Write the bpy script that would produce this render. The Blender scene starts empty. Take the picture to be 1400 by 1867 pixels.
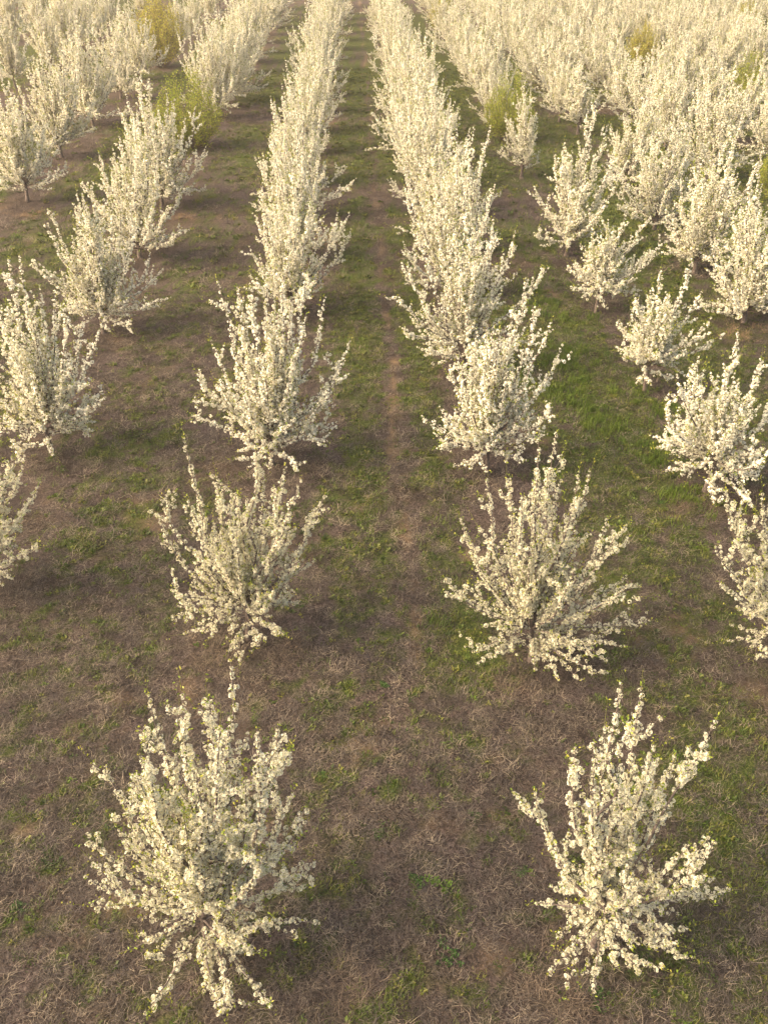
import bpy, math
import numpy as np

# ------------------------------------------------------------------ camera, sky, sun, exposure
S = bpy.context.scene
PW, PH, FOC = 1400.0, 1867.0, 1700.0
CAM_H = 9.0
PITCH = math.radians(33.9)
YAW = math.radians(1.73)
cam_d = bpy.data.cameras.new('camera')
cam = bpy.data.objects.new('camera', cam_d)
S.collection.objects.link(cam)
cam.location = (0, 0, CAM_H)
cam.rotation_euler = (math.pi / 2 - PITCH, 0, -YAW)
cam_d.sensor_fit = 'VERTICAL'
cam_d.sensor_height = 36.0
cam_d.sensor_width = 27.0
cam_d.lens = 36.0 * FOC / PH
cam_d.clip_start = 0.1
cam_d.clip_end = 6000
S.camera = cam

SUN_AZ = math.radians(-104)     # measured from +Y towards +X: the sun stands to the left
SUN_EL = math.radians(36)
W = bpy.data.worlds.new('World')
S.world = W
W.use_nodes = True
wn = W.node_tree.nodes
wn.clear()
wo = wn.new('ShaderNodeOutputWorld')
wb = wn.new('ShaderNodeBackground')
ws = wn.new('ShaderNodeTexSky')
ws.sky_type = 'NISHITA'
ws.sun_disc = False
ws.sun_elevation = SUN_EL
ws.sun_rotation = SUN_AZ
ws.dust_density = 5.0
ws.air_density = 1.0
ws.altitude = 100
wb.inputs['Strength'].default_value = 0.15
wm = wn.new('ShaderNodeMix')          # the hazy evening sky is warmer and paler than clean air
wm.data_type = 'RGBA'
wm.blend_type = 'MULTIPLY'
wm.inputs[0].default_value = 1.0
wm.inputs[7].default_value = (1.06, 0.93, 0.755, 1)
W.node_tree.links.new(ws.outputs[0], wm.inputs[6])
W.node_tree.links.new(wm.outputs[2], wb.inputs[0])
W.node_tree.links.new(wb.outputs[0], wo.inputs[0])

sun_d = bpy.data.lights.new('sun', 'SUN')
sun = bpy.data.objects.new('sun', sun_d)
S.collection.objects.link(sun)
sun_d.energy = 2.05
sun_d.color = (1.0, 0.79, 0.53)
sun_d.angle = math.radians(50.0)
sun.rotation_euler = (math.pi / 2 - SUN_EL, 0, math.pi - SUN_AZ)
sun.location = (-30, 20, 30)

S.view_settings.view_transform = 'Standard'
S.view_settings.look = 'None'
S.view_settings.gamma = 1.0
S.view_settings.use_curve_mapping = False
S.view_settings.exposure = 1.55

# ------------------------------------------------------------------ helpers
_f = np.array([math.sin(YAW) * math.cos(PITCH), math.cos(YAW) * math.cos(PITCH), -math.sin(PITCH)])
_r = np.array([math.cos(YAW), -math.sin(YAW), 0.0])
_u = np.cross(_r, _f)
EYE = np.array([0, 0, CAM_H])


def ray(px, py):
    return _f * FOC + _r * (px - PW / 2) - _u * (py - PH / 2)


def at(px, py, z=0.0):
    d = ray(px, py)
    return EYE + d * ((z - CAM_H) / d[2])


def at_y(px, py, Y):
    d = ray(px, py)
    return EYE + d * (Y / d[1])


def to_px(p):
    v = np.asarray(p) - EYE
    z = v @ _f
    return PW / 2 + FOC * (v @ _r) / z, PH / 2 - FOC * (v @ _u) / z, z


def tag(o, label=None, cat=None, group=None, kind=None):
    if label: o['label'] = label
    if cat: o['category'] = cat
    if group: o['group'] = group
    if kind: o['kind'] = kind
    return o


def empty(name, loc):
    o = bpy.data.objects.new(name, None)
    o.empty_display_size = 0.2
    S.collection.objects.link(o)
    o.location = loc
    return o


def mesh_np(name, V, T, mat, col=None, smooth=False, quads=None):
    """a mesh from numpy arrays: V (n,3), T (m,3) triangles"""
    me = bpy.data.meshes.new(name)
    V = np.ascontiguousarray(V, dtype=np.float32)
    T = np.ascontiguousarray(T, dtype=np.int32)
    k = T.shape[1]
    me.vertices.add(len(V))
    me.vertices.foreach_set('co', V.ravel())
    me.loops.add(T.size)
    me.loops.foreach_set('vertex_index', T.ravel())
    me.polygons.add(len(T))
    me.polygons.foreach_set('loop_start', np.arange(0, T.size, k, dtype=np.int32))
    me.polygons.foreach_set('loop_total', np.full(len(T), k, dtype=np.int32))
    if smooth:
        me.polygons.foreach_set('use_smooth', np.ones(len(T), dtype=bool))
    me.update(calc_edges=True)
    if col is not None:
        a = me.color_attributes.new('tone', 'FLOAT_COLOR', 'POINT')
        c = np.ones((len(V), 4), dtype=np.float32)
        c[:, :3] = col
        a.data.foreach_set('color', c.ravel())
    me.materials.append(mat)
    return me


def obj(name, me, parent=None):
    o = bpy.data.objects.new(name, me)
    S.collection.objects.link(o)
    if parent is not None:
        o.parent = parent
    return o


# value noise on the ground plane (world metres)
_tab = np.random.RandomState(7).rand(256, 256)


def vnoise(x, y):
    xi = np.floor(x).astype(int)
    yi = np.floor(y).astype(int)
    fx = x - xi
    fy = y - yi
    fx = fx * fx * (3 - 2 * fx)
    fy = fy * fy * (3 - 2 * fy)
    a = _tab[xi & 255, yi & 255]
    b = _tab[(xi + 1) & 255, yi & 255]
    c = _tab[xi & 255, (yi + 1) & 255]
    d = _tab[(xi + 1) & 255, (yi + 1) & 255]
    return (a * (1 - fx) + b * fx) * (1 - fy) + (c * (1 - fx) + d * fx) * fy


def fbm(x, y, o=4):
    s = 0
    w = 0.5
    t = 0
    for k in range(o):
        s = s + w * vnoise(x * 2 ** k + 17.3 * k, y * 2 ** k + 9.1 * k)
        t += w
        w *= 0.6
    return s / t


def sm(x, a, b):
    t = np.clip((x - a) / (b - a), 0, 1)
    return t * t * (3 - 2 * t)


ROWS = {'L1': -1.72, 'L2': -6.2, 'L3': -11.4, 'L4': -17.5, 'L5': -23.3, 'L6': -29.0, 'L7': -34.8,
        'R1': 2.47, 'R2': 6.43, 'R3': 9.9, 'R4': 13.0, 'R5': 16.2, 'R6': 19.3, 'R7': 22.4, 'R8': 25.5,
        'R9': 28.6, 'R10': 31.8, 'R11': 35.0, 'R12': 38.2}
_rx = np.array(sorted(ROWS.values()))


def row_dist(x):
    return np.min(np.abs(np.asarray(x)[..., None] - _rx), axis=-1)


def bump(x, y, cx, cy, rx, ry):
    return np.exp(-((x - cx) / rx) ** 2 - ((y - cy) / ry) ** 2)


def green_mask(x, y):
    """how much living grass grows at a spot (0..1)"""
    rd = row_dist(x)
    n1 = fbm(x / 2.2 + 3, y / 3.2 + 5, 4)
    n2 = fbm(x / 0.34 + 40, y / 0.34, 4)
    b = 0.072 + 0.033 * sm(y, 9, 17) + 0.08 * sm(y, 22, 50)
    b = b + 0.16 * sm(y, 9, 14) * (bump(x, y, 0.0, 20, 0.45, 40) + bump(x, y, 1.45, 20, 0.4, 40))
    b = b + 0.22 * bump(x, y, 5.0, 17, 1.5, 5.0) + 0.16 * sm(x, 3, 7) * sm(y, 14, 24)
    b = b + 0.06 * bump(x, y, -3.9, 13.5, 1.3, 2.8) - 0.05 * bump(x, y, -4.0, 20, 1.8, 9) + 0.28 * bump(x, y, 1.75, 10.6, 0.7, 1.2)
    b = b + 0.24 * bump(x, y, 4.0, 7.0, 0.5, 1.0) + 0.12 * bump(x, y, 5.0, 6.0, 1.6, 5)
    b = b - 0.20 * np.exp(-(rd / 0.75) ** 2) * sm(y, 5, 12)
    b = b - 0.14 * np.exp(-((x - 0.72 - 0.1 * np.sin(y * 0.7)) / 0.10) ** 2) * sm(y, 8, 12)
    # brown bands lying across the far alleys
    b = b - 0.30 * sm(fbm(x / 16.0, y / 3.4 + 60, 2), 0.55, 0.75) * sm(y, 22, 34)
    n3 = fbm(x / 0.13 + 8, y / 0.13 + 3, 2)
    v = 0.20 * n1 + 0.46 * n2 + 0.34 * n3 + b
    return 0.95 * sm(v, 0.50, 0.74)


def bare_mask(x, y):
    """bare tan soil"""
    n = fbm(x / 0.9 + 11, y / 1.0 + 31, 4)
    p = np.exp(-((x - 0.72 - 0.1 * np.sin(y * 0.7)) / 0.08) ** 2) * sm(y, 7, 11) * 0.24
    p = p + 0.20 * bump(x, y, 4.5, 8.0, 0.8, 2.6) + 0.10 * bump(x, y, -3.9, 13.8, 0.8, 2.0) + 0.05 * bump(x, y, -0.15, 17, 0.35, 12)
    return 0.8 * sm(n + p, 0.64, 0.88)


def zground(x, y):
    return 0.05 * (fbm(x / 1.7 + 90, y / 1.7, 3) - 0.5) * sm(y, 0, 2) * (1 - sm(y, 60, 90))


# ------------------------------------------------------------------ materials
def new_mat(name):
    m = bpy.data.materials.new(name)
    m.use_nodes = True
    nt = m.node_tree
    nt.nodes.clear()
    out = nt.nodes.new('ShaderNodeOutputMaterial')
    return m, nt, nt.nodes, out


def L(nt, a, b):
    nt.links.new(a, b)


def mix_rgb(nt, fac, a, b, mode='MIX'):
    n = nt.nodes.new('ShaderNodeMix')
    n.data_type = 'RGBA'
    n.blend_type = mode
    for sock, v in ((n.inputs[0], fac), (n.inputs[6], a), (n.inputs[7], b)):
        if hasattr(v, 'is_output'):
            nt.links.new(v, sock)
        elif isinstance(v, tuple):
            sock.default_value = (*v, 1.0)
        else:
            sock.default_value = v
    return n.outputs[2]


def ramp(nt, fac, stops):
    n = nt.nodes.new('ShaderNodeValToRGB')
    el = n.color_ramp.elements
    while len(el) < len(stops):
        el.new(0.5)
    for e, (p, c) in zip(el, stops):
        e.position = p
        e.color = (*c, 1.0)
    L(nt, fac, n.inputs[0])
    return n.outputs[0]


def leafy(name, base, trans, tfac, rough=0.6, use_attr=True, rnd=None):
    m, nt, N, out = new_mat(name)
    if use_attr:
        a = N.new('ShaderNodeAttribute')
        a.attribute_name = 'tone'
        c = mix_rgb(nt, 1.0, a.outputs['Color'], base, 'MULTIPLY')
        ct = mix_rgb(nt, 1.0, a.outputs['Color'], trans, 'MULTIPLY')
    elif rnd:
        oi = N.new('ShaderNodeObjectInfo')
        c = ramp(nt, oi.outputs['Random'], rnd)
        ct = c
    d = N.new('ShaderNodeBsdfDiffuse')
    t = N.new('ShaderNodeBsdfTranslucent')
    g = N.new('ShaderNodeBsdfGlossy')
    g.inputs['Roughness'].default_value = rough
    g.inputs['Color'].default_value = (1, 1, 1, 1)
    L(nt, c, d.inputs['Color'])
    L(nt, ct, t.inputs['Color'])
    mx = N.new('ShaderNodeMixShader')
    mx.inputs[0].default_value = tfac
    L(nt, d.outputs[0], mx.inputs[1])
    L(nt, t.outputs[0], mx.inputs[2])
    m2 = N.new('ShaderNodeMixShader')
    m2.inputs[0].default_value = 0.02
    L(nt, mx.outputs[0], m2.inputs[1])
    L(nt, g.outputs[0], m2.inputs[2])
    L(nt, m2.outputs[0], out.inputs[0])
    return m


M = {}
M['petal'] = leafy('petal', (1, 1, 1), (1.0, 0.97, 0.86), 0.31)
M['leaf'] = leafy('young_leaf', (1, 1, 1), (1.1, 1.1, 0.6), 0.40, 0.45)


def bark():
    m, nt, N, out = new_mat('bark')
    tc = N.new('ShaderNodeTexCoord')
    n = N.new('ShaderNodeTexNoise')
    n.inputs['Scale'].default_value = 22
    n.inputs['Detail'].default_value = 6
    L(nt, tc.outputs['Object'], n.inputs['Vector'])
    c = ramp(nt, n.outputs['Fac'], [(0.3, (0.050, 0.038, 0.034)), (0.55, (0.13, 0.103, 0.092)), (0.75, (0.21, 0.18, 0.16))])
    b = N.new('ShaderNodeBsdfPrincipled')
    b.inputs['Roughness'].default_value = 0.85
    L(nt, c, b.inputs['Base Color'])
    bp = N.new('ShaderNodeBump')
    bp.inputs['Strength'].default_value = 0.6
    bp.inputs['Distance'].default_value = 0.01
    L(nt, n.outputs['Fac'], bp.inputs['Height'])
    L(nt, bp.outputs[0], b.inputs['Normal'])
    L(nt, b.outputs[0], out.inputs[0])
    return m


M['bark'] = bark()
M['twig'] = leafy('green_twig', (1, 1, 1), (1, 1, 1), 0.1)
M['dead'] = leafy('dead_grass_blade', None, None, 0.25, 0.6, False,
                  [(0.0, (0.014, 0.011, 0.010)), (0.25, (0.046, 0.037, 0.033)), (0.50, (0.105, 0.086, 0.072)),
                   (0.66, (0.108, 0.092, 0.090)), (0.80, (0.20, 0.165, 0.13)), (0.93, (0.36, 0.30, 0.22)), (1.0, (0.06, 0.053, 0.052))])
M['grass'] = leafy('green_grass_blade', None, None, 0.30, 0.5, False,
                   [(0.0, (0.038, 0.066, 0.013)), (0.35, (0.070, 0.108, 0.017)), (0.65, (0.115, 0.150, 0.024)),
                    (0.85, (0.175, 0.175, 0.034)), (1.0, (0.095, 0.165, 0.020))])
M['weed'] = leafy('weed_leaf', (1, 1, 1), (1.1, 1.1, 0.7), 0.30)


def ground_mat():
    m, nt, N, out = new_mat('orchard_soil_and_thatch')
    geo = N.new('ShaderNodeNewGeometry')
    at_ = N.new('ShaderNodeAttribute')
    at_.attribute_name = 'tone'
    sep = N.new('ShaderNodeSeparateColor')
    L(nt, at_.outputs['Color'], sep.inputs[0])

    def noise(scale, detail=6, rough=0.6, dist=0.0, stretch=None):
        n = N.new('ShaderNodeTexNoise')
        n.inputs['Scale'].default_value = scale
        n.inputs['Detail'].default_value = detail
        n.inputs['Roughness'].default_value = rough
        n.inputs['Distortion'].default_value = dist
        if stretch:
            mp = N.new('ShaderNodeMapping')
            mp.inputs['Scale'].default_value = stretch
            L(nt, geo.outputs['Position'], mp.inputs[0])
            L(nt, mp.outputs[0], n.inputs['Vector'])
        else:
            L(nt, geo.outputs['Position'], n.inputs['Vector'])
        return n.outputs['Fac']
    big = noise(0.55, 4)
    fine = noise(26, 8, 0.75, 0.8)
    mid = noise(5.5, 6, 0.7)
    thatch = ramp(nt, fine, [(0.34, (0.009, 0.008, 0.007)), (0.44, (0.046, 0.037, 0.033)), (0.55, (0.108, 0.087, 0.075)), (0.70, (0.25, 0.21, 0.17))])
    hue = ramp(nt, big, [(0.38, (1.0, 0.95, 1.05)), (0.55, (1.0, 0.95, 0.93)), (0.68, (1.08, 0.98, 0.78))])
    thatch = mix_rgb(nt, 1.0, thatch, hue, 'MULTIPLY')
    soil = ramp(nt, mid, [(0.35, (0.12, 0.084, 0.052)), (0.65, (0.22, 0.155, 0.092))])
    gr = ramp(nt, fine, [(0.32, (0.016, 0.028, 0.006)), (0.5, (0.050, 0.080, 0.010)), (0.66, (0.105, 0.135, 0.018)), (0.8, (0.16, 0.17, 0.035))])
    ma = N.new('ShaderNodeMath')
    ma.operation = 'MULTIPLY_ADD'
    L(nt, mid, ma.inputs[0])
    ma.inputs[1].default_value = 0.9
    ma.inputs[2].default_value = -0.45
    mg = N.new('ShaderNodeMath')
    mg.operation = 'ADD'
    mg.use_clamp = True
    L(nt, ma.outputs[0], mg.inputs[0])
    L(nt, sep.outputs[0], mg.inputs[1])
    mr = N.new('ShaderNodeMapRange')
    mr.inputs['From Min'].default_value = 0.05
    mr.inputs['From Max'].default_value = 0.85
    mr.inputs['To Max'].default_value = 0.75
    L(nt, mg.outputs[0], mr.inputs[0])
    c = mix_rgb(nt, sep.outputs[1], thatch, soil)
    c = mix_rgb(nt, mr.outputs[0], c, gr)
    b = N.new('ShaderNodeBsdfPrincipled')
    b.inputs['Roughness'].default_value = 0.95
    b.inputs['Specular IOR Level'].default_value = 0.1
    L(nt, c, b.inputs['Base Color'])
    bp = N.new('ShaderNodeBump')
    bp.inputs['Strength'].default_value = 0.9
    bp.inputs['Distance'].default_value = 0.04
    L(nt, fine, bp.inputs['Height'])
    L(nt, bp.outputs[0], b.inputs['Normal'])
    L(nt, b.outputs[0], out.inputs[0])
    return m


M['ground'] = ground_mat()

# ------------------------------------------------------------------ ground
def axis(lo, hi, step, far, g=1.12):
    a = list(np.arange(lo, hi, step))
    s = step
    x = a[-1]
    while x < far:
        s *= g
        x += s
        a.append(x)
    return a


xp = axis(0, 9, 0.11, 600, 1.07)
xs = np.array([-v for v in xp[:0:-1]] + xp)
ys = np.array([-v for v in axis(0, 1, 0.4, 250, 1.3)[:0:-1]] + axis(0, 19, 0.11, 700, 1.035))
X, Y = np.meshgrid(xs, ys)
Z = zground(X, Y)
V = np.stack([X.ravel(), Y.ravel(), Z.ravel()], 1)
nx, ny = len(xs), len(ys)
ii = (np.arange(ny - 1)[:, None] * nx + np.arange(nx - 1)[None, :]).ravel()
Q = np.stack([ii, ii + 1, ii + nx + 1, ii + nx], 1)
gc = np.stack([green_mask(V[:, 0], V[:, 1]), bare_mask(V[:, 0], V[:, 1]), np.zeros(len(V))], 1)
g = obj('ground', mesh_np('ground', V, Q, M['ground'], gc, smooth=True))
tag(g, 'brown orchard floor of dead grass with green patches and bare soil', kind='structure')


# ------------------------------------------------------------------ warm evening haze
HAZE = 0.0014
hm, nt_, N_, out_ = new_mat('haze')
pv = N_.new('ShaderNodeVolumePrincipled')
pv.inputs['Color'].default_value = (1.0, 0.84, 0.68, 1)
pv.inputs['Density'].default_value = HAZE
pv.inputs['Anisotropy'].default_value = 0.3
nt_.links.new(pv.outputs[0], out_.inputs['Volume'])
x0, x1 = xs[0] - 1, xs[-1] + 1
y0, y1 = ys[0] - 1, ys[-1] + 1
HV = np.array([(x, y, z) for z in (-1.2, 10.0) for y in (y0, y1) for x in (x0, x1)])
HQ = np.array([(0, 2, 3, 1), (4, 5, 7, 6), (0, 1, 5, 4), (2, 6, 7, 3), (0, 4, 6, 2), (1, 3, 7, 5)])
hz_ = obj('haze', mesh_np('haze', HV, HQ, hm))
tag(hz_, 'warm evening haze hanging over the whole orchard', kind='stuff')


# ------------------------------------------------------------------ trees: wood and blossom geometry
def tube(P, R, k):
    """verts and triangles of a tapered tube along points P with radii R"""
    P = np.asarray(P)
    n = len(P)
    T = np.gradient(P, axis=0)
    T /= np.linalg.norm(T, axis=1)[:, None] + 1e-9
    ref = np.array([0.13, 0.97, 0.21])
    A = np.cross(T, ref)
    A /= np.linalg.norm(A, axis=1)[:, None] + 1e-9
    B = np.cross(T, A)
    th = np.arange(k) * 2 * math.pi / k
    V = P[:, None, :] + R[:, None, None] * (np.cos(th)[None, :, None] * A[:, None, :] + np.sin(th)[None, :, None] * B[:, None, :])
    V = V.reshape(-1, 3)
    i = np.arange(n - 1)[:, None] * k
    j = np.arange(k)[None, :]
    a = (i + j).ravel()
    b = (i + (j + 1) % k).ravel()
    Tt = np.concatenate([np.stack([a, b, b + k], 1), np.stack([a, b + k, a + k], 1)])
    return V, Tt


def join(parts):
    vs, ts, off = [], [], 0
    for v, t in parts:
        vs.append(v)
        ts.append(t + off)
        off += len(v)
    return np.concatenate(vs), np.concatenate(ts)


def unit(v):
    v = np.asarray(v, float)
    return v / (np.linalg.norm(v, axis=-1, keepdims=True) + 1e-9)


def rand_rot(rng, n):
    q = unit(rng.normal(size=(n, 4)))
    w, x, y, z = q.T
    return np.stack([np.stack([1 - 2 * (y * y + z * z), 2 * (x * y - z * w), 2 * (x * z + y * w)], -1),
                     np.stack([2 * (x * y + z * w), 1 - 2 * (x * x + z * z), 2 * (y * z - x * w)], -1),
                     np.stack([2 * (x * z - y * w), 2 * (y * z + x * w), 1 - 2 * (x * x + y * y)], -1)], -2)


def cluster_templates(detail, nv=8, seed=3):
    """umbels of small five-petalled flowers round a spur"""
    rng = np.random.default_rng(seed)
    out = []
    nf = 8 if detail else 6
    for _ in range(nv):
        vs, ts, cs, off = [], [], [], 0
        gold = math.pi * (3 - math.sqrt(5))
        for f in range(nf):
            zz = 1 - 2 * (f + 0.5) / nf
            rr = math.sqrt(max(0, 1 - zz * zz))
            n = unit(np.array([rr * math.cos(f * gold), rr * math.sin(f * gold), zz]) + rng.normal(size=3) * 0.28)
            R = (0.025 if detail else 0.026) * rng.uniform(0.75, 1.25)
            fr = (0.0140 if detail else 0.0180) * rng.uniform(0.85, 1.15)
            a = unit(np.cross(n, rng.normal(size=3)))
            b = np.cross(n, a)
            white = np.array([0.90, 0.88, 0.79]) * rng.uniform(0.90, 1.0)
            if detail:
                th0 = rng.uniform(0, 6.28)
                vs.append(n * (R - 0.006))
                cs.append(np.array([0.40, 0.38, 0.09]))
                for k in range(5):
                    for s in (-0.50, 0.50):
                        th = th0 + k * 1.2566 + s
                        vs.append(n * R + fr * (math.cos(th) * a + math.sin(th) * b) + n * rng.uniform(-0.003, 0.003))
                        cs.append(white)
                    ts.append((off, off + 1 + 2 * k, off + 2 + 2 * k))
                off += 11
            else:
                th0 = rng.uniform(0, 6.28)
                for k in range(4):
                    th = th0 + k * math.pi / 2
                    vs.append(n * R + fr * (math.cos(th) * a + math.sin(th) * b) + n * rng.uniform(-0.005, 0.005))
                    cs.append(white * (1.0 if k else np.array([0.93, 0.93, 0.80])))
                ts += [(off, off + 1, off + 2), (off, off + 2, off + 3)]
                off += 4
        out.append((np.array(vs), np.array(cs)))
    return np.stack([o[0] for o in out]), np.stack([o[1] for o in out]), np.array(ts)


CL = {True: cluster_templates(True), False: cluster_templates(False)}


def blossom_geo(rng, P, sc, detail):
    tv, tc, tt = CL[detail]
    n = len(P)
    var = rng.integers(0, len(tv), n)
    R = rand_rot(rng, n)
    V = np.einsum('nij,nvj->nvi', R, tv[var]) * sc[:, None, None] + P[:, None, :]
    C = tc[var] * (0.93 + 0.07 * rng.random((n, 1, 1)))
    T = tt[None] + (np.arange(n) * tv.shape[1])[:, None, None]
    return V.reshape(-1, 3), C.reshape(-1, 3), T.reshape(-1, 3)


def leaf_geo(rng, P, size, tone, spread=0.03, bend=None):
    """small folded pointed leaves"""
    n = len(P)
    d = unit(rng.normal(size=(n, 3)) + np.array([0, 0, 0.7]))
    if bend is not None:
        d = unit(d * 0.8 + bend)
    s = unit(np.cross(d, rng.normal(size=(n, 3))))
    l = size * rng.uniform(0.7, 1.3, n)[:, None]
    p = P + d * spread * rng.random((n, 1))
    nrm = np.cross(d, s)
    V = np.stack([p, p + d * l * 0.5 + s * l * 0.26 + nrm * l * 0.08, p + d * l, p + d * l * 0.5 - s * l * 0.26 + nrm * l * 0.08], 1)
    T = np.array([[0, 1, 2], [0, 2, 3]])[None] + (np.arange(n) * 4)[:, None, None]
    base = np.array(tone)[rng.integers(0, len(tone), n)]
    C = np.repeat((base * rng.uniform(0.75, 1.2, (n, 1)))[:, None, :], 4, 1)
    return V.reshape(-1, 3), C.reshape(-1, 3), T.reshape(-1, 3)


LEAF_TONES = [(0.27, 0.33, 0.045), (0.18, 0.26, 0.03), (0.38, 0.38, 0.07)]


def bez(p0, p1, p2, n, rng, wob):
    t = np.linspace(0, 1, n)[:, None]
    P = (1 - t) ** 2 * p0 + 2 * t * (1 - t) * p1 + t * t * p2
    k = max(4, n // 2)
    kn = rng.normal(size=(k, 3)) * wob
    kn[0] = 0
    W_ = np.stack([np.interp(np.linspace(0, 1, n), np.linspace(0, 1, k), kn[:, i]) for i in range(3)], 1)
    return P + W_ * np.sin(np.minimum(t, 0.9) * math.pi)


class Branch:
    """one main limb with its shoots: wood tubes plus the places where flowers and leaves sit"""

    def __init__(self):
        self.tubes, self.cl, self.lf, self.tw = [], [], [], []


def grow_branch(rng, p0, tip, r0, shoots=6, shoot_len=0.55, step=0.055, k=5, droop=False, bare=0.10, green_tip=0.35, lump=1.0):
    B = Branch()
    d = tip - p0
    Lm = np.linalg.norm(d)
    hz = np.array([d[0], d[1], 0])
    # limbs leave the trunk outwards and then turn up
    up = d[2] / (Lm + 1e-6)
    c = p0 + hz * rng.uniform(0.58, 0.78) + np.array([0, 0, d[2] * rng.uniform(0.25, 0.42)])
    if up < 0.25:
        c = p0 + hz * 0.5 + np.array([0, 0, max(d[2] * 0.7, -0.05) + 0.10])
    n = max(8, int(Lm / 0.16))
    P = bez(p0, c, tip, n, rng, 0.032 * Lm ** 0.5)
    t = np.linspace(0, 1, n)
    R = r0 * 0.62 * (1 - t) ** 0.8 + 0.003
    B.tubes.append(tube(P, R, k))
    lines = [(P, bare, 1.0)]
    # side shoots
    for s in range(shoots):
        ts = rng.uniform(0.10, 0.93)
        i = min(n - 2, int(ts * (n - 1)))
        q = P[i]
        tan = unit(P[i + 1] - P[i])
        side = unit(np.cross(tan, rng.normal(size=3)))
        a = math.radians(rng.uniform(16, 64))
        dr = unit(tan * math.cos(a) + side * math.sin(a) + np.array([0, 0, rng.uniform(0.05, 0.6) * (0.4 + 0.8 * max(up, 0))]))
        ln = shoot_len * rng.uniform(0.28, 1.2) * (0.5 + 0.5 * (1 - ts))
        e = q + dr * ln
        if e[2] < 0.12:
            e[2] = 0.12
        m = max(4, int(ln / 0.10))
        Q_ = bez(q, q + dr * ln * 0.5 + np.array([0, 0, -0.04 * ln]), e + np.array([0, 0, 0.10 * ln]), m, rng, 0.02)
        rr = np.linspace(min(R[i] * 0.6, 0.009), 0.002, m)
        B.tubes.append(tube(Q_, rr, 3))
        lines.append((Q_, 0.04, 0.92))
        # short fruiting spurs on the shoot
        if ln > 0.35 and rng.random() < 0.6:
            j = rng.integers(1, m - 1)
            e2 = Q_[j] + unit(rng.normal(size=3) + np.array([0, 0, 0.6])) * rng.uniform(0.1, 0.22)
            S_ = np.linspace(Q_[j], e2, 4)
            B.tubes.append(tube(S_, np.linspace(0.004, 0.002, 4), 3))
            lines.append((S_, 0.1, 0.9))
    for (A, b0, q) in lines:
        seg = np.linalg.norm(np.diff(A, axis=0), axis=1)
        cum = np.concatenate([[0], np.cumsum(seg)])
        tot = cum[-1]
        m = int(tot * (1 - b0) / step)
        if m < 1:
            continue
        u = b0 * tot + (np.arange(m) + rng.uniform(0.1, 0.9, m)) * (tot * (1 - b0) / m)
        # gaps: some stretches carry few flowers
        ph = rng.uniform(0, 9)
        keep = rng.random(m) < (0.96 - 0.25 * (np.sin(u * 7.3 + ph) > 0.62))
        u = u[keep]
        if not len(u):
            continue
        C = np.stack([np.interp(u, cum, A[:, i]) for i in range(3)], 1)
        off = unit(rng.normal(size=C.shape)) * rng.uniform(0.006, 0.044, (len(u), 1)) * lump
        tip_f = 1 - 0.45 * sm(u / tot, 0.82, 1.0)
        sc = rng.uniform(0.72, 1.28, len(u)) * tip_f * q
        B.cl.append(np.concatenate([C + off * tip_f[:, None], sc[:, None]], 1))
        B.lf.append(A[-1][None] + rng.normal(size=(4, 3)) * 0.012)
        # thin green growing tip beyond the flowers
        if rng.random() < green_tip:
            dd = unit(A[-1] - A[-3] + np.array([0, 0, 0.02]))
            l2 = rng.uniform(0.08, 0.30)
            G = np.linspace(A[-1], A[-1] + dd * l2 + rng.normal(size=3) * 0.02, 4)
            B.tw.append(tube(G, np.linspace(0.003, 0.0015, 4), 3))
            gl = A[-1] + dd * l2 * rng.random((6, 1)) + rng.normal(size=(6, 3)) * 0.01
            B.lf.append(np.concatenate([gl, G[-1:]]))
    B.cl = np.concatenate(B.cl) if B.cl else np.zeros((0, 4))
    return B


def parts_of(rng, branches, detail, leaf_p, lsize):
    """wood, blossom and leaf arrays of a list of branches"""
    wood = join([t for b in branches for t in b.tubes])
    cl = np.concatenate([b.cl for b in branches])
    bl = blossom_geo(rng, cl[:, :3], cl[:, 3] * (1.0 if detail else 1.12), detail)
    near = cl[rng.random(len(cl)) < leaf_p][:, :3]
    near = near + unit(rng.normal(size=near.shape)) * 0.022
    lp = np.concatenate([near] + [a for b in branches for a in b.lf])
    lv, lc, lt = leaf_geo(rng, lp, lsize, LEAF_TONES, 0.012)
    tw = [t for b in branches for t in b.tw]
    if tw:
        tv, tt = join(tw)
        lt = np.concatenate([lt, tt + len(lv)])
        lv = np.concatenate([lv, tv])
        lc = np.concatenate([lc, np.tile((0.16, 0.17, 0.05), (len(tv), 1))])
    return wood, bl, (lv, lc, lt)


def trunk_geo(rng, h, r, lean=(0, 0)):
    n = 9
    t = np.linspace(0, 1, n)
    P = np.stack([lean[0] * t + 0.02 * np.sin(t * 5 + rng.uniform(0, 6)), lean[1] * t + 0.02 * np.sin(t * 4 + rng.uniform(0, 6)), -0.06 + (h + 0.06) * t], 1)
    R = r * (1 - 0.55 * t) * (1 + 0.55 * np.exp(-t * 12))
    return P, R


HERO_LABELS = {}


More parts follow.
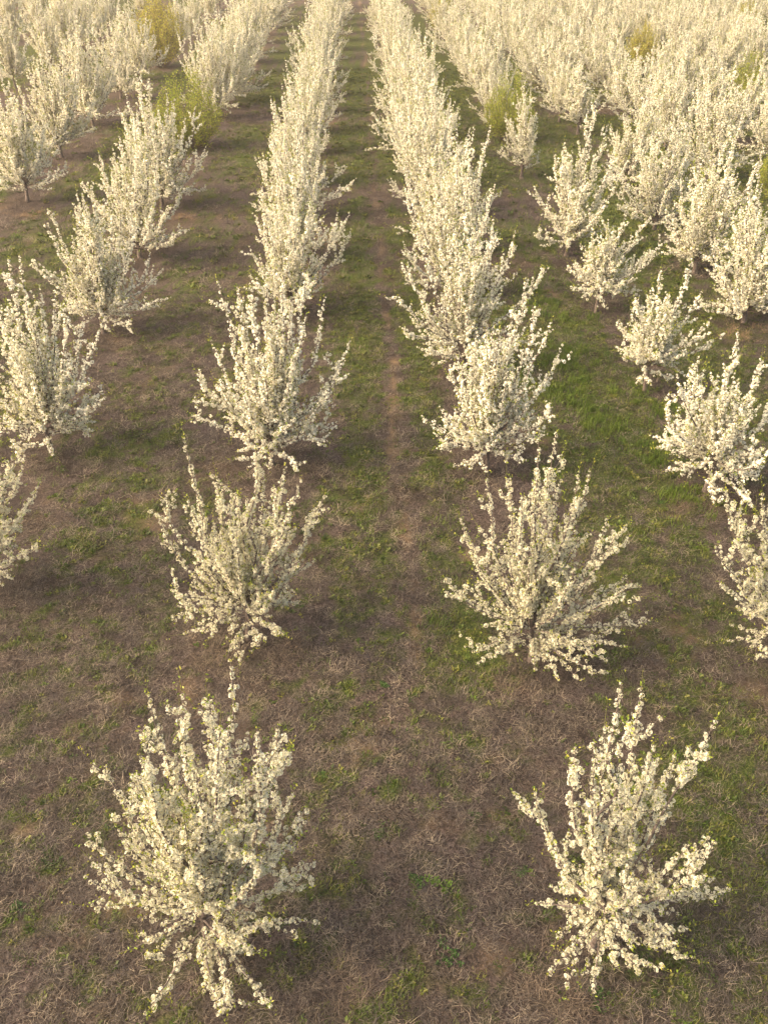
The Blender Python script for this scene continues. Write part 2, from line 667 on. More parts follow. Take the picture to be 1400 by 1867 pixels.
def hero(base_px, tips, label, seed, detail, group, row, scale=1.0, filler=11, zmax=4.3, shoots=6, step=0.055, hub=0.62):
    """a near tree: every main limb is a part, its flowers and leaves are sub-parts"""
    rng = np.random.default_rng(seed)
    base = at(*base_px)
    bz = float(zground(base[0], base[1]))
    t = empty('plum_tree', (base[0], base[1], bz))
    tag(t, label, 'tree', group)
    lean = (rng.uniform(-0.05, 0.05), rng.uniform(-0.05, 0.05))
    TP, TR = trunk_geo(rng, hub + 0.55, 0.046 * scale, lean)
    v, f = tube(TP, TR, 8)
    obj('trunk', mesh_np('trunk', v, f, M['bark'], smooth=True), t)
    targets = []
    for (px, py) in tips:
        dy = rng.uniform(-0.45, 0.45)
        p = at_y(px, py, base[1] + dy)
        if p[2] < 0.42:
            p = at(px, py, rng.uniform(0.30, 0.50))
        if p[2] > zmax:
            p = at(px, py, zmax)
        targets.append(p - np.array([base[0], base[1], 0]))
    H = np.percentile([p[2] for p in targets], 75)
    wd = np.percentile([math.hypot(p[0], p[1]) for p in targets], 70)
    for i in range(filler):
        az = (i + rng.uniform(0, 1)) * 2 * math.pi / filler
        e = rng.random()
        rad = wd * (0.25 + 0.65 * e) * rng.uniform(0.6, 1.05)
        hh = H * (1.08 - 0.72 * e ** 1.5) * rng.uniform(0.72, 1.0)
        targets.append(np.array([rad * math.cos(az), rad * math.sin(az), max(0.5, hh)]))
    for i in range(3 if detail else 6):
        az = (i + rng.uniform(0, 1)) * 2 * math.pi / (3 if detail else 6)
        rad = wd * rng.uniform(0.55, 0.95)
        targets.append(np.array([rad * math.cos(az), rad * math.sin(az), rng.uniform(0.5, 1.1)]))
    for p in targets:
        up = p[2] / (np.linalg.norm(p) + 1e-6)
        h0 = np.interp(up, [0.1, 0.9], [hub * 0.55, hub + 0.30]) + rng.uniform(-0.1, 0.12)
        k = (h0 + 0.06) / (hub + 0.61)
        p0 = np.array([np.interp(k, np.linspace(0, 1, 9), TP[:, 0]), np.interp(k, np.linspace(0, 1, 9), TP[:, 1]), h0])
        ln = np.linalg.norm(p - p0)
        b = grow_branch(rng, p0, p, 0.011 + 0.009 * ln, shoots=int(shoots * np.clip(ln / 2.0, 0.4, 1.3) + rng.uniform(0, 1)),
                        shoot_len=0.62, step=step)
        wood, bl, lf = parts_of(rng, [b], detail, 0.34, 0.030 if detail else 0.034)
        br = obj('branch', mesh_np('branch', wood[0], wood[1], M['bark'], smooth=True), t)
        obj('blossom', mesh_np('blossom', bl[0], bl[2], M['petal'], bl[1]), br)
        obj('young_leaves', mesh_np('young_leaves', lf[0], lf[2], M['leaf'], lf[1]), br)
    return t


G_ = {k: 'blossoming plum trees planted in the orchard rows' for k in ROWS}
GRP = 'blossoming plum trees planted in the orchard rows'

HEROES = [
    ((380, 1735), [(268, 1265), (328, 1270), (388, 1275), (422, 1205), (510, 1318), (472, 1325), (188, 1398), (245, 1405), (140, 1502),
                   (158, 1603), (215, 1505), (200, 1650), (268, 1850), (395, 1838), (428, 1825), (485, 1805), (585, 1690), (555, 1490),
                   (532, 1440), (270, 1425), (262, 1360), (536, 1600), (350, 1400), (450, 1420), (330, 1560), (400, 1330), (300, 1480), (480, 1560)],
     'nearest plum tree at the lower left, its low white sprays reaching the bottom edge', True),
    ((1080, 1725), [(1135, 1245), (1170, 1250), (1100, 1320), (1045, 1360), (975, 1445), (1075, 1390), (1195, 1385), (1235, 1375),
                    (1300, 1310), (1305, 1540), (1325, 1630), (1230, 1705), (1218, 1730), (1165, 1775), (1080, 1815), (1000, 1780),
                    (975, 1650), (1010, 1540), (1025, 1625), (1255, 1540), (1150, 1450), (1120, 1500)],
     'nearest plum tree at the lower right, open and sparse, with a forked top', True),
    ((456, 1165), [(335, 800), (465, 775), (290, 905), (287, 945), (395, 870), (520, 850), (552, 870), (595, 900), (555, 1020),
                   (540, 960), (545, 1100), (520, 1155), (470, 1180), (415, 1188), (337, 1155), (320, 1110), (312, 1080), (345, 910),
                   (480, 860), (430, 900), (400, 960), (500, 930)],
     'plum tree just behind the lower left one, wide spiky crown and drooping bottom sprays', True),
    ((965, 1205), [(1012, 785), (985, 800), (890, 870), (925, 870), (840, 945), (855, 990), (812, 1055), (840, 1085), (870, 1210),
                   (1080, 855), (1060, 862), (1110, 945), (1125, 975), (1145, 1050), (1190, 1130), (1140, 1180), (1080, 1228),
                   (975, 1225), (1015, 1228), (1000, 860), (1145, 1065), (950, 900), (1040, 960), (930, 1000)],
     'dense tall plum tree behind the lower right one, a long spray pointing right', True),
    ((495, 850), [(400, 515), (430, 520), (485, 480), (520, 480), (558, 495), (590, 540), (560, 570), (640, 620), (625, 645),
                  (385, 620), (357, 680), (352, 755), (605, 710), (600, 805), (430, 560), (545, 860), (420, 800), (612, 770),
                  (460, 520), (500, 560), (530, 540)],
     'broad plum tree, third from the bottom in the row left of the central strip', False),
    ((885, 862), [(975, 560), (1005, 590), (1025, 625), (960, 510), (865, 600), (835, 650), (800, 742), (770, 755), (790, 790),
                  (1005, 740), (1000, 790), (855, 848), (960, 840), (935, 560), (905, 600), (820, 660), (920, 620), (1000, 680)],
     'plum tree, third from the bottom in the row right of the central strip', False),
    ((92, 822), [(15, 470), (35, 465), (75, 520), (60, 560), (150, 570), (185, 600), (190, 700), (195, 722), (170, 790), (95, 832),
                 (30, 830), (-60, 600), (0, 550), (120, 560), (-70, 720), (100, 540), (40, 600), (130, 640)],
     'big warm-lit plum tree cut by the left edge halfway up the photo', False),
    ((190, 607), [(140, 345), (165, 340), (100, 395), (222, 358), (252, 410), (120, 460), (85, 400), (70, 480), (150, 350), (175, 420), (240, 380), (300, 490), (312, 540), (240, 598), (130, 430),
                  (60, 482), (205, 370), (275, 460), (165, 460), (100, 560), (220, 430)],
     'wide fan-shaped plum tree above the big left edge tree', False),
    ((842, 680), [(728, 540), (735, 605), (770, 570), (800, 430), (860, 410), (900, 400), (940, 420), (1000, 485), (1010, 600),
                  (960, 640), (830, 400), (742, 480), (760, 420), (870, 450), (920, 480), (780, 640)],
     'large round plum tree, fourth from the bottom right of the central strip', False),
    ((1462, 1200), [(1320, 895), (1308, 1000), (1315, 1065), (1325, 1170), (1375, 1205), (1345, 950), (1385, 900), (1420, 850),
                    (1480, 830), (1560, 900), (1600, 1000), (1580, 1150), (1370, 1000), (1380, 1100), (1350, 1120)],
     'plum tree mostly cut off by the right edge below the middle', True),
    ((1285, 897), [(1345, 600), (1270, 650), (1210, 730), (1182, 790), (1205, 860), (1385, 655), (1320, 690), (1235, 680),
                   (1395, 830), (1390, 870), (1375, 928), (1300, 920), (1430, 750), (1240, 770), (1255, 660), (1300, 720)],
     'spiky small plum tree near the right edge with one tall leader', False),
    ((1175, 712), [(1205, 490), (1265, 470), (1185, 530), (1125, 580), (1130, 640), (1160, 545), (1300, 620), (1280, 530),
                   (1285, 590), (1160, 700), (1225, 690), (1150, 560), (1210, 560)],
     'small round plum tree above the bright green grass patch', False),
    ((1087, 571), [(1145, 375), (1185, 390), (1220, 430), (1200, 460), (1045, 480), (1030, 490), (1050, 530), (1170, 530),
                   (1110, 400), (1065, 450), (1080, 410), (1150, 440)],
     'low plum tree with bare leaning trunk, fourth up in the second right row', False),
    ((-58, 1085), [(20, 835), (45, 850), (75, 880), (65, 990), (20, 1040), (0, 845), (-60, 780), (-150, 850), (-160, 1000),
                   (-20, 820), (40, 940), (10, 900)],
     'plum tree of which only right-hand sprays enter at the left edge', True),
]
TAKEN = []
for i, (bp_, tips, lab, det) in enumerate(HEROES):
    side = 'L' if bp_[0] < 640 else 'R'
    small = i in (10, 11, 12)
    hero(bp_, tips, lab, 100 + i, det, GRP, side, filler=(6 if i == 1 else 11 if i < 4 else 18 if not small else 20), hub=(0.36 if not small else 0.5),
         shoots=(8 if i == 1 else 9 if i < 4 else 12), step=(0.039 if det else 0.041))
    TAKEN.append(at(*bp_))


# ------------------------------------------------------------------ variants for the rest of the orchard
def variant(seed, wide, tall, n, hub, shoots=12):
    rng = np.random.default_rng(seed)
    lean = (rng.uniform(-0.08, 0.08), rng.uniform(-0.06, 0.06))
    TP, TR = trunk_geo(rng, hub + 0.5, 0.062, lean)
    brs = []
    az0, az1 = rng.uniform(0, 6.283, 2)
    for i in range(n):
        az = i * 2.39996 + rng.uniform(-0.4, 0.4)
        e = (i + 0.5) / n                       # 0 upright .. 1 spreading
        e = e ** 0.9
        rad = wide * (0.16 + 0.86 * e) * rng.uniform(0.75, 1.15) * (1 + 0.20 * math.cos(az - az0))
        hh = tall * (0.97 - 0.66 * e ** 2.1) * rng.uniform(0.68, 1.10) * (1 + 0.12 * math.cos(az - az1))
        if e > 0.9:
            hh = hub + rng.uniform(0.05, 0.55)
        p = np.array([rad * math.cos(az), rad * math.sin(az), max(hub * 0.8, hh)])
        h0 = np.interp(1 - e, [0.0, 1.0], [hub * 0.8, hub + 0.35]) + rng.uniform(-0.08, 0.1)
        k = (h0 + 0.06) / (hub + 0.56)
        p0 = np.array([np.interp(k, np.linspace(0, 1, 9), TP[:, 0]), np.interp(k, np.linspace(0, 1, 9), TP[:, 1]), h0])
        ln = np.linalg.norm(p - p0)
        brs.append(grow_branch(rng, p0, p, 0.010 + 0.008 * ln, shoots=int(shoots * np.clip(ln / 2.0, 0.35, 1.25) + rng.random()),
                               shoot_len=0.62, step=0.042, k=4))
    wood, bl, lf = parts_of(rng, brs, False, 0.32, 0.036)
    tv, tf = tube(TP, TR, 7)
    return (mesh_np('trunk', tv, tf, M['bark'], smooth=True),
            mesh_np('branches', wood[0], wood[1], M['bark'], smooth=True),
            mesh_np('blossom', bl[0], bl[2], M['petal'], bl[1]),
            mesh_np('young_leaves', lf[0], lf[2], M['leaf'], lf[1]))


VAR = [variant(500 + i, *a) for i, a in enumerate([
    (1.60, 3.6, 38, 0.32), (1.40, 3.8, 36, 0.35), (1.70, 3.4, 38, 0.30), (1.30, 3.7, 32, 0.50),
    (1.45, 3.3, 32, 0.50), (1.65, 3.9, 36, 0.32), (1.30, 3.2, 28, 0.55), (1.55, 3.5, 34, 0.35)])]
MINI = variant(540, 0.95, 3.1, 24, 0.55)


def plant(v, loc, rz, sc, label, group):
    t = empty('plum_tree', (float(loc[0]), float(loc[1]), float(zground(loc[0], loc[1]))))
    t.rotation_euler = (0, 0, rz)
    t.scale = sc
    tag(t, label, 'tree', group)
    for nm, me in zip(('trunk', 'branches', 'blossom', 'young_leaves'), v):
        o = obj(nm, me, t)
        if nm == 'branches':
            o['kind'] = 'stuff'
    return t


ORD = ['', 'first', 'second', 'third', 'fourth', 'fifth', 'sixth', 'seventh', 'eighth', 'ninth', 'tenth', 'eleventh', 'twelfth',
       'thirteenth', 'fourteenth', 'fifteenth', 'sixteenth', 'seventeenth', 'eighteenth', 'nineteenth', 'twentieth', 'twenty-first', 'twenty-second',
       'twenty-third', 'twenty-fourth', 'twenty-fifth', 'twenty-sixth', 'twenty-seventh']
RN = {'L1': 'row left of central strip', 'R1': 'row right of central strip'}
for k in range(2, 13):
    RN['L%d' % k] = ORD[k] + ' row left of strip'
    RN['R%d' % k] = ORD[k] + ' row right of strip'

# trees seen one by one (photo position of the trunk's foot)
FIXED = {
    'L1': [], 'R1': [],
    'L2': [((256, 470), 0, 1.12, 1.05), ((296, 378), 7, 1.2, 1.12), ((398, 196), 1, 1.2, 1.02)],
    'L3': [((51, 368), 3, 1.15, 1.08), ((112, 287), 1, 1.25, 1.18), ((172, 230), 5, 1.25, 1.2), ((222, 180), 0, 1.2, 1.15), ((255, 145), 2, 1.15, 1.15),
           ((333, 86), 6, 1.0, 1.05), ((352, 70), 4, 0.9, 0.9), ((385, 38), 4, 1.15, 1.0)],
    'L4': [((30, 162), 4, 1.15, 1.15), ((127, 100), 3, 1.2, 1.15)],
    'L5': [((25, 76), 3, 1.15, 1.1), ((72, 61), 4, 1.1, 1.1), ((137, 26), 6, 1.15, 1.1), ((167, 6), 4, 1.1, 1.05)],
    'R2': [((1034, 467), 3, 1.12, 1.0), ((950, 325), -1, 1.0, 0.93), ((897, 232), 2, 0.8, 0.85)],
    'R3': [((1353, 588), 2, 1.05, 0.98), ((1264, 498), 1, 1.12, 1.02), ((1193, 418), 0, 0.98, 0.96), ((1140, 348), 4, 1.0, 1.0),
           ((1053, 245), -1, 1.25, 0.88), ((1018, 222), 6, 0.9, 0.9)],
    'R4': [((1210, 268), 4, 0.9, 0.92), ((1124, 197), 6, 0.88, 0.9)],
}
# from this distance on the row is filled at the planting distance
START = {'L1': 22.6, 'R1': 23.2, 'L2': 46.5, 'L3': 92, 'L4': 60, 'L5': 98, 'L6': 58, 'L7': 64,
         'R2': 48.0, 'R3': 49.5, 'R4': 27.5, 'R5': 33.5, 'R6': 38.0, 'R7': 43.0, 'R8': 47.5, 'R9': 53.5, 'R10': 60, 'R11': 65, 'R12': 72}
STEP = {'L': 4.15, 'R': 3.75}
SHRUBS_PX = [(350, 270, 1.25, 1.05, 0, 'large yellow-green leafy bush behind the tall tree on the left'),
             (296, 122, 1.45, 1.45, 1, 'tall golden-yellow bush among the white trees at the upper left'),
             (926, 258, 0.92, 0.98, 0, 'bright green leafy bush beside the small lone tree'),
             (806, 62, 0.85, 0.95, 1, 'golden bush at the top edge right of the central strip'),
             (1165, 138, 0.9, 1.0, 1, 'olive-yellow bush in a gap of the upper right trees'),
             (1352, 196, 0.85, 0.9, 0, 'green bush near the right edge among white trees'),
             (1350, 76, 0.85, 0.95, 1, 'farthest small yellow bush at the upper right'),
             (1416, 368, 0.72, 0.8, 0, 'tan-green bush cut by the right edge')]
shrub_pos = [at(p[0], p[1]) for p in SHRUBS_PX]
GAPS = [at(997, 395), at(640, -200)]
rng = np.random.default_rng(77)
n_trees = len(HEROES)
named_count = {'L1': 3, 'R1': 4, 'L2': 3, 'R2': 4}
for rname, rx in ROWS.items():
    todo = []
    for (px, v, w, h) in FIXED.get(rname, []):
        todo.append((at(*px), v, w, h))
    y = START[rname]
    sd = rname[0]
    while y < 108:
        x = rx + rng.normal() * 0.14
        yy = y + rng.normal() * 0.22
        y += STEP[sd]
        p = np.array([x, yy, 0])
        if min(np.linalg.norm(p[:2] - s[:2]) for s in shrub_pos) < 2.3:
            continue
        if sd == 'L' and rname not in ('L1', 'L2') and rng.random() < 0.14:
            continue
        if sd == 'R' and rname != 'R1' and rng.random() < 0.035:
            continue
        ax, ay, az_ = to_px((x, yy, 1.8))
        tx, ty, _ = to_px((x, yy, 3.9))
        mrg = FOC * 1.5 / az_
        if ax < -mrg or ax > PW + mrg or ay < -mrg * 1.0:
            continue
        w = rng.uniform(0.9, 1.12)
        h = rng.uniform(0.9, 1.10)
        if sd == 'R' and rname != 'R1':
            w *= 1.06
            h *= 0.96
        if sd == 'L' and rname not in ('L1',):
            w *= 1.18
            h *= 1.10
        if rname in ('L1', 'R1'):
            w *= 1.04
            h *= 1.04
        v = int(rng.integers(0, 8)) if rname not in ('L1', 'R1') else int(rng.choice([0, 1, 2, 5, 7]))
        todo.append((p, v, w, h))
    todo.sort(key=lambda a: a[0][1])
    k0 = named_count.get(rname, 0)
    for k, (p, v, w, h) in enumerate(todo):
        kk = k + 1 + k0
        near_n = (p[1] < 62 or rname in ('L1', 'R1', 'L2', 'R2', 'L3', 'R3', 'L4', 'L5')) and kk < len(ORD)
        if v == -1:
            lab = ('small slender plum tree standing alone below the bright green bush' if rname == 'R2'
                   else 'small plum tree with thin crown between the second and fourth right rows')
        elif near_n:
            lab = 'white plum tree, %s from the near end, %s' % (ORD[kk], RN[rname])
        else:
            lab = 'far white plum tree near the top end, %s' % RN[rname]
        plant(MINI if v == -1 else VAR[v], p, rng.uniform(0, 6.28), (w, w, h), lab, GRP if near_n else 'far plum trees of the ' + RN[rname])
        n_trees += 1


# ------------------------------------------------------------------ leafy yellow-green bushes between the rows
def bush(seed, tones, wide=1.0, tall=2.9, n=110):
    rng = np.random.default_rng(seed)
    tubes_, lp = [], []
    for i in range(n):
        az = rng.uniform(0, 6.283)
        e = math.sqrt(rng.random())
        tip = np.array([wide * e * math.cos(az), wide * e * math.sin(az), tall * (1 - 0.50 * e * e) * rng.uniform(0.72, 1.05)])
        p0 = np.array([0.10 * math.cos(az), 0.10 * math.sin(az), -0.02])
        P = bez(p0, p0 + np.array([tip[0] * 0.75, tip[1] * 0.75, tip[2] * 0.35]), tip, 14, rng, 0.06)
        tubes_.append(tube(P, np.linspace(0.012, 0.002, 14), 3))
        for s in range(10):
            j = rng.integers(3, 13)
            d = unit(unit(P[j + 0] - P[j - 1]) + rng.normal(size=3) * 0.35)
            ln = rng.uniform(0.2, 0.6)
            q = np.linspace(P[j], P[j] + d * ln, 5)
            tubes_.append(tube(q, np.linspace(0.004, 0.0015, 5), 3))
            m = 13
            u = rng.random((m, 1))
            lp.append(q[0] + (q[-1] - q[0]) * u + rng.normal(size=(m, 3)) * 0.018)
        u = rng.uniform(0.25, 1, 26)
        lp.append(np.stack([np.interp(u, np.linspace(0, 1, 14), P[:, c]) for c in range(3)], 1) + rng.normal(size=(26, 3)) * 0.02)
    wood = join(tubes_)
    lp = np.concatenate(lp)
    lv, lc, lt = leaf_geo(rng, lp, 0.055, tones, 0.03)
    return (mesh_np('stems', wood[0], wood[1], M['bark'], smooth=True), mesh_np('foliage', lv, lt, M['leaf'], lc))


BUSH = [bush(801, [(0.33, 0.39, 0.045), (0.22, 0.29, 0.035), (0.42, 0.42, 0.06)], 1.15),
        bush(802, [(0.46, 0.42, 0.07), (0.36, 0.37, 0.055), (0.54, 0.47, 0.10)], 1.1)]
for (px, py, w, h, k, lab) in SHRUBS_PX:
    p = at(px, py)
    t = empty('leafy_bush', (p[0], p[1], float(zground(p[0], p[1]))))
    t.rotation_euler = (0, 0, px * 0.37)
    t.scale = (w, w, h)
    tag(t, lab, 'bush', 'leafy bushes between the blossoming trees')
    s_ = obj('stems', BUSH[k][0], t)
    s_['kind'] = 'stuff'
    obj('foliage', BUSH[k][1], t)


# ------------------------------------------------------------------ ground cover: scattered blades
def blades(rng, n, lmin, lmax, wd, lie, spread, segs=2, curl=0.5):
    """a clump of thin curved blades; lie 0 = upright, 1 = flat"""
    vs, ts, off = [], [], 0
    for i in range(n):
        az = rng.uniform(0, 6.283)
        l = rng.uniform(lmin, lmax)
        el = math.radians(rng.uniform(70, 88) * (1 - lie) + rng.uniform(-4, 30) * lie)
        d = np.array([math.cos(az) * math.cos(el), math.sin(az) * math.cos(el), math.sin(el)])
        s = unit(np.cross(d, [0, 0, 1]) + rng.normal(size=3) * 0.15) * wd
        p = np.array([rng.normal() * spread, rng.normal() * spread, rng.uniform(0.0, 0.02) * lie])
        bend = np.array([rng.normal(), rng.normal(), -abs(rng.normal()) * (0.5 + 0.5 * (1 - lie))]) * l * curl * 0.35
        m = p + d * l * 0.55
        e = p + d * l + bend
        e[2] = max(e[2], 0.004)
        m[2] = max(m[2], 0.006)
        vs += [p - s, p + s, m - s * 0.8, m + s * 0.8, e]
        ts += [(off, off + 1, off + 3), (off, off + 3, off + 2), (off + 2, off + 3, off + 4)]
        off += 5
    return np.array(vs), np.array(ts)


def rosette(rng, n, l):
    vs, ts, off = [], [], 0
    for i in range(n):
        az = rng.uniform(0, 6.283)
        el = math.radians(rng.uniform(8, 60))
        d = np.array([math.cos(az) * math.cos(el), math.sin(az) * math.cos(el), math.sin(el)])
        ll = l * rng.uniform(0.5, 1.1)
        s = unit(np.cross(d, [0, 0, 1])) * ll * 0.22
        p = np.array([rng.normal() * 0.015, rng.normal() * 0.015, 0])
        vs += [p, p + d * ll * 0.6 + s, p + d * ll - np.array([0, 0, 0.15 * ll]), p + d * ll * 0.6 - s]
        ts += [(off, off + 1, off + 2), (off, off + 2, off + 3)]
        off += 4
    return np.array(vs), np.array(ts)


def tmpl_collection(name, meshes):
    c = bpy.data.collections.new(name)
    for i, me in enumerate(meshes):
        o = bpy.data.objects.new('%s_%02d' % (name, i), me)
        c.objects.link(o)
    return c


def scatter(name, P, rot, scl, idx, coll, label):
    me = bpy.data.meshes.new(name)
    me.vertices.add(len(P))
    me.vertices.foreach_set('co', np.ascontiguousarray(P, dtype=np.float32).ravel())
    a = me.attributes.new('rot', 'FLOAT_VECTOR', 'POINT')
    a.data.foreach_set('vector', np.ascontiguousarray(rot, dtype=np.float32).ravel())
    a = me.attributes.new('scl', 'FLOAT', 'POINT')
    a.data.foreach_set('value', np.ascontiguousarray(scl, dtype=np.float32))
    a = me.attributes.new('idx', 'INT', 'POINT')
    a.data.foreach_set('value', np.ascontiguousarray(idx, dtype=np.int32))
    me.update()
    o = obj(name, me)
    tag(o, label, kind='stuff')
    ng = bpy.data.node_groups.new(name + '_scatter', 'GeometryNodeTree')
    ng.interface.new_socket('Geometry', in_out='INPUT', socket_type='NodeSocketGeometry')
    ng.interface.new_socket('Geometry', in_out='OUTPUT', socket_type='NodeSocketGeometry')
    gi = ng.nodes.new('NodeGroupInput')
    go = ng.nodes.new('NodeGroupOutput')
    ip = ng.nodes.new('GeometryNodeInstanceOnPoints')
    ci = ng.nodes.new('GeometryNodeCollectionInfo')
    ci.inputs['Collection'].default_value = coll
    ci.inputs['Separate Children'].default_value = True
    ci.inputs['Reset Children'].default_value = True

    def named(nm, ty):
        n = ng.nodes.new('GeometryNodeInputNamedAttribute')
        n.data_type = ty
        n.inputs['Name'].default_value = nm
        return n.outputs['Attribute']
    ng.links.new(gi.outputs[0], ip.inputs['Points'])
    ng.links.new(ci.outputs[0], ip.inputs['Instance'])
    ip.inputs['Pick Instance'].default_value = True
    ng.links.new(named('idx', 'INT'), ip.inputs['Instance Index'])
    ng.links.new(named('rot', 'FLOAT_VECTOR'), ip.inputs['Rotation'])
    ng.links.new(named('scl', 'FLOAT'), ip.inputs['Scale'])
    ng.links.new(ip.outputs[0], go.inputs[0])
    md = o.modifiers.new('scatter', 'NODES')
    md.node_group = ng
    return o


rs = np.random.default_rng(9)
DEAD = tmpl_collection('thatch_clump', [mesh_np('thatch_clump', *blades(rs, 20, 0.03, 0.12, 0.0018, rs.uniform(0.75, 1), 0.05), M['dead']) for _ in range(8)])
M['lush'] = leafy('lush_grass_blade', None, None, 0.35, 0.5, False,
                  [(0.0, (0.05, 0.095, 0.012)), (0.5, (0.09, 0.155, 0.016)), (1.0, (0.14, 0.20, 0.022))])
GREEN = tmpl_collection('green_clump', [mesh_np('green_clump', *blades(rs, 16, 0.03, 0.08, 0.0026, 0.45, 0.035), M['grass']) for _ in range(5)]
                        + [mesh_np('green_rosette', *rosette(rs, 14, 0.055), M['grass']) for _ in range(3)])
LUSH = tmpl_collection('lush_clump', [mesh_np('lush_clump', *blades(rs, 26, 0.08, 0.22, 0.0036, 0.15, 0.06), M['lush']) for _ in range(5)])


def sample_zone(rng, y0, y1, dens):
    """random spots inside the wedge of ground in front of the camera, a little wider than the photograph"""
    def half(y):
        return 0.46 * (y * 0.83 + 5.0) + 0.9
    X1 = half(y1)
    n = int(2 * X1 * (y1 - y0) * dens)
    x = rng.uniform(-X1, X1, n)
    y = rng.uniform(y0, y1, n)
    k = np.abs(x) < half(y)
    return x[k], y[k]


def lay(rng, name, zones, coll, nvar, dens_fn, label, smin, smax):
    P, R, Sc, I = [], [], [], []
    for (y0, y1, dens, sz) in zones:
        x, y = sample_zone(rng, y0, y1, dens)
        k = rng.random(len(x)) < dens_fn(x, y)
        x, y = x[k], y[k]
        n = len(x)
        P.append(np.stack([x, y, zground(x, y)], 1))
        R.append(np.stack([rng.normal(size=n) * 0.12, rng.normal(size=n) * 0.12, rng.uniform(0, 6.283, n)], 1))
        Sc.append(rng.uniform(smin, smax, n) * sz)
        I.append(rng.integers(0, nvar, n))
    P, R, Sc, I = map(np.concatenate, (P, R, Sc, I))
    scatter(name, P, R, Sc, I, coll, label)
    return len(P)


def d_dead(x, y):
    g_ = green_mask(x, y)
    b_ = bare_mask(x, y)
    n = fbm(x / 0.5 + 70, y / 0.5 + 20, 3)
    return np.clip((1 - 0.55 * g_) * (1 - 0.75 * b_) * (0.35 + 1.1 * sm(n, 0.3, 0.7)), 0, 1)


def d_green(x, y):
    g_ = green_mask(x, y)
    n = fbm(x / 0.22 + 5, y / 0.22 + 77, 2)
    return np.clip(g_ * (0.25 + 1.2 * sm(n, 0.35, 0.65)) + 0.16 * sm(n, 0.52, 0.72), 0, 1)


def d_lush(x, y):
    a = bump(x, y, 5.1, 17.2, 1.3, 2.2) + bump(x, y, 5.9, 14.4, 0.9, 0.9) + 0.8 * bump(x, y, 1.75, 10.6, 0.55, 0.8) + 0.5 * bump(x, y, 4.8, 21, 1.2, 3)
    n = fbm(x / 0.8 + 50, y / 0.8 + 7, 4)
    return np.clip(a * sm(n, 0.45, 0.66) * 0.8, 0, 1)


nd = lay(rs, 'dead_grass', [(1.2, 12, 300, 1.0), (12, 24, 130, 1.3), (24, 50, 22, 2.1)], DEAD, 8, d_dead,
         'matted brown dead grass lying over the orchard floor', 0.6, 1.3)
ngr = lay(rs, 'green_grass', [(1.2, 12, 260, 1.0), (12, 24, 170, 1.3), (24, 60, 30, 2.2)], GREEN, 8, d_green,
          'short green grass and clover growing in patches between the rows', 0.6, 1.3)
nl = lay(rs, 'lush_grass', [(8, 26, 150, 1.0)], LUSH, 5, d_lush,
         'taller bright green grass in the alley right of the middle', 0.6, 1.25)

# ------------------------------------------------------------------ single weeds and dry tufts
WEEDS = [(798, 1612, 1.15, 'brightest green weed rosette on the brown floor between the two nearest trees'),
         (757, 1608, 1.0, 'dark green weed touching the bright weed between the nearest trees'),
         (812, 1735, 1.2, 'green weed low in the middle near the bottom edge'),
         (865, 1485, 0.75, 'small green weed left of the lower right tree crown'),
         (695, 1520, 0.8, 'dull green weed patch on the brown floor in the centre'),
         (945, 1590, 0.7, 'small green weed just left of the lower right tree'),
         (820, 1355, 0.65, 'small bright weed in the middle above the brown floor'),
         (585, 1420, 0.7, 'green weed right of the lower left tree top sprays'),
         (90, 1570, 0.9, 'green weed near the left edge beside the lower left tree'),
         (30, 1655, 0.9, 'green weed hard against the left edge near the bottom'),
         (1200, 915, 0.8, 'yellow-green weed on brown ground left of the spiky right tree'),
         (1090, 1820, 1.0, 'green weed under the lower right tree at the bottom edge'),
         (700, 1250, 0.8, 'small weed in the strip between the two second trees'),
         (545, 1105, 0.8, 'green weed right of the foot of the second left tree'),
         (1170, 1745, 0.8, 'low green weed right of the lower right trunk')]
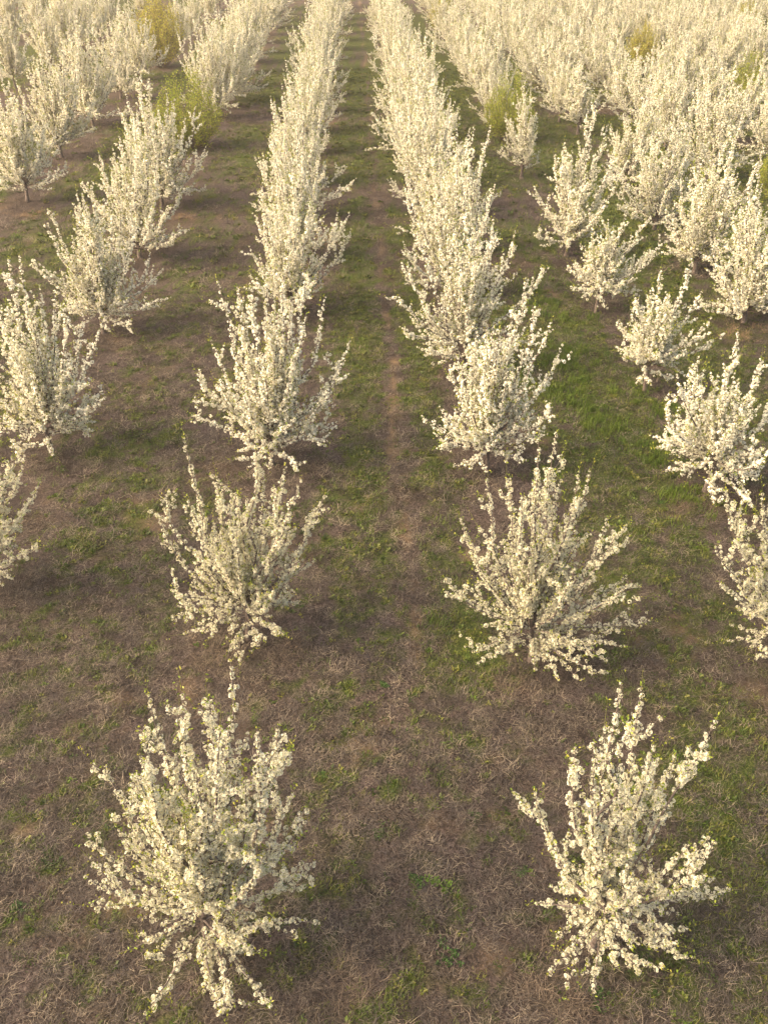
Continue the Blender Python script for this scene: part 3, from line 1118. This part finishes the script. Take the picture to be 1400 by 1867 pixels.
for i, (px, py, s, lab) in enumerate(WEEDS):
    p = at(px, py)
    r_ = np.random.default_rng(900 + i)
    parts_ = []
    for q in range(12):
        v, f = rosette(r_, 16, 0.036 * s)
        o_ = r_.normal(size=2) * 0.055 * s
        parts_.append((v + np.array([o_[0], o_[1], r_.uniform(0, 0.02)]), f))
    v, f = join(parts_)
    tone = np.array([(0.055, 0.125, 0.018), (0.11, 0.20, 0.022), (0.04, 0.09, 0.016)][0 if i % 3 == 1 else (1 if i in (0, 10, 6) else 2)])
    col = tone * r_.uniform(0.75, 1.25, (len(v) // 4, 1))
    o = obj('weed', mesh_np('weed', v, f, M['weed'], np.repeat(col, 4, 0)))
    o.location = (p[0], p[1], float(zground(p[0], p[1])))
    tag(o, lab, 'weed', 'green weeds on the brown orchard floor')

TUFTS = [(1350, 612, 1.15, 'tan mound of dry grass under the upper right edge tree', 1),
         (1000, 1800, 0.9, 'long dry grass left of the lower right trunk', 0),
         (390, 1200, 0.9, 'dry grass tuft at the left foot of the second left tree', 0),
         (520, 1192, 0.8, 'dry grass tuft right of the second left trunk', 0),
         (930, 1245, 0.7, 'dry grass at the foot of the tall second right tree', 0),
         (1265, 925, 1.0, 'pale dry grass below the spiky right tree', 0),
         (58, 395, 1.0, 'dry grass round the trunk of the upper left edge tree', 1),
         (555, 860, 0.8, 'dry grass right of the third tree left of the strip', 0),
         (325, 395, 0.8, 'dry tuft right of the trunk near the green bush', 1),
         (640, 1810, 0.8, 'flattened dry grass at the bottom edge in the middle', 0)]
for i, (px, py, s, lab, kk) in enumerate(TUFTS):
    p = at(px, py)
    r_ = np.random.default_rng(950 + i)
    parts_ = []
    for q in range(16):
        v, f = blades(r_, 30, 0.08 * s, 0.27 * s, 0.0024, 0.80, 0.07, curl=0.9)
        o_ = r_.normal(size=2) * 0.24 * s
        parts_.append((v + np.array([o_[0], o_[1], 0]), f))
    v, f = join(parts_)
    col = np.array([0.22, 0.17, 0.13]) * r_.uniform(0.4, 1.15, (len(v) // 5, 1))
    if kk:
        col = np.array([0.33, 0.23, 0.145]) * r_.uniform(0.55, 1.1, (len(v) // 5, 1))
    o = obj('dry_grass_tuft', mesh_np('dry_grass_tuft', v, f, M['weed'], np.repeat(col, 5, 0)))
    o.location = (p[0], p[1], float(zground(p[0], p[1])))
    tag(o, lab, 'grass', 'dry grass tufts on the orchard floor')

print('TREES', n_trees, 'scatter', nd, ngr, nl)
tt_ = sum(len(m.loops) // 3 if len(m.polygons) else 0 for m in bpy.data.meshes)
print('APPROX TRIS', tt_)
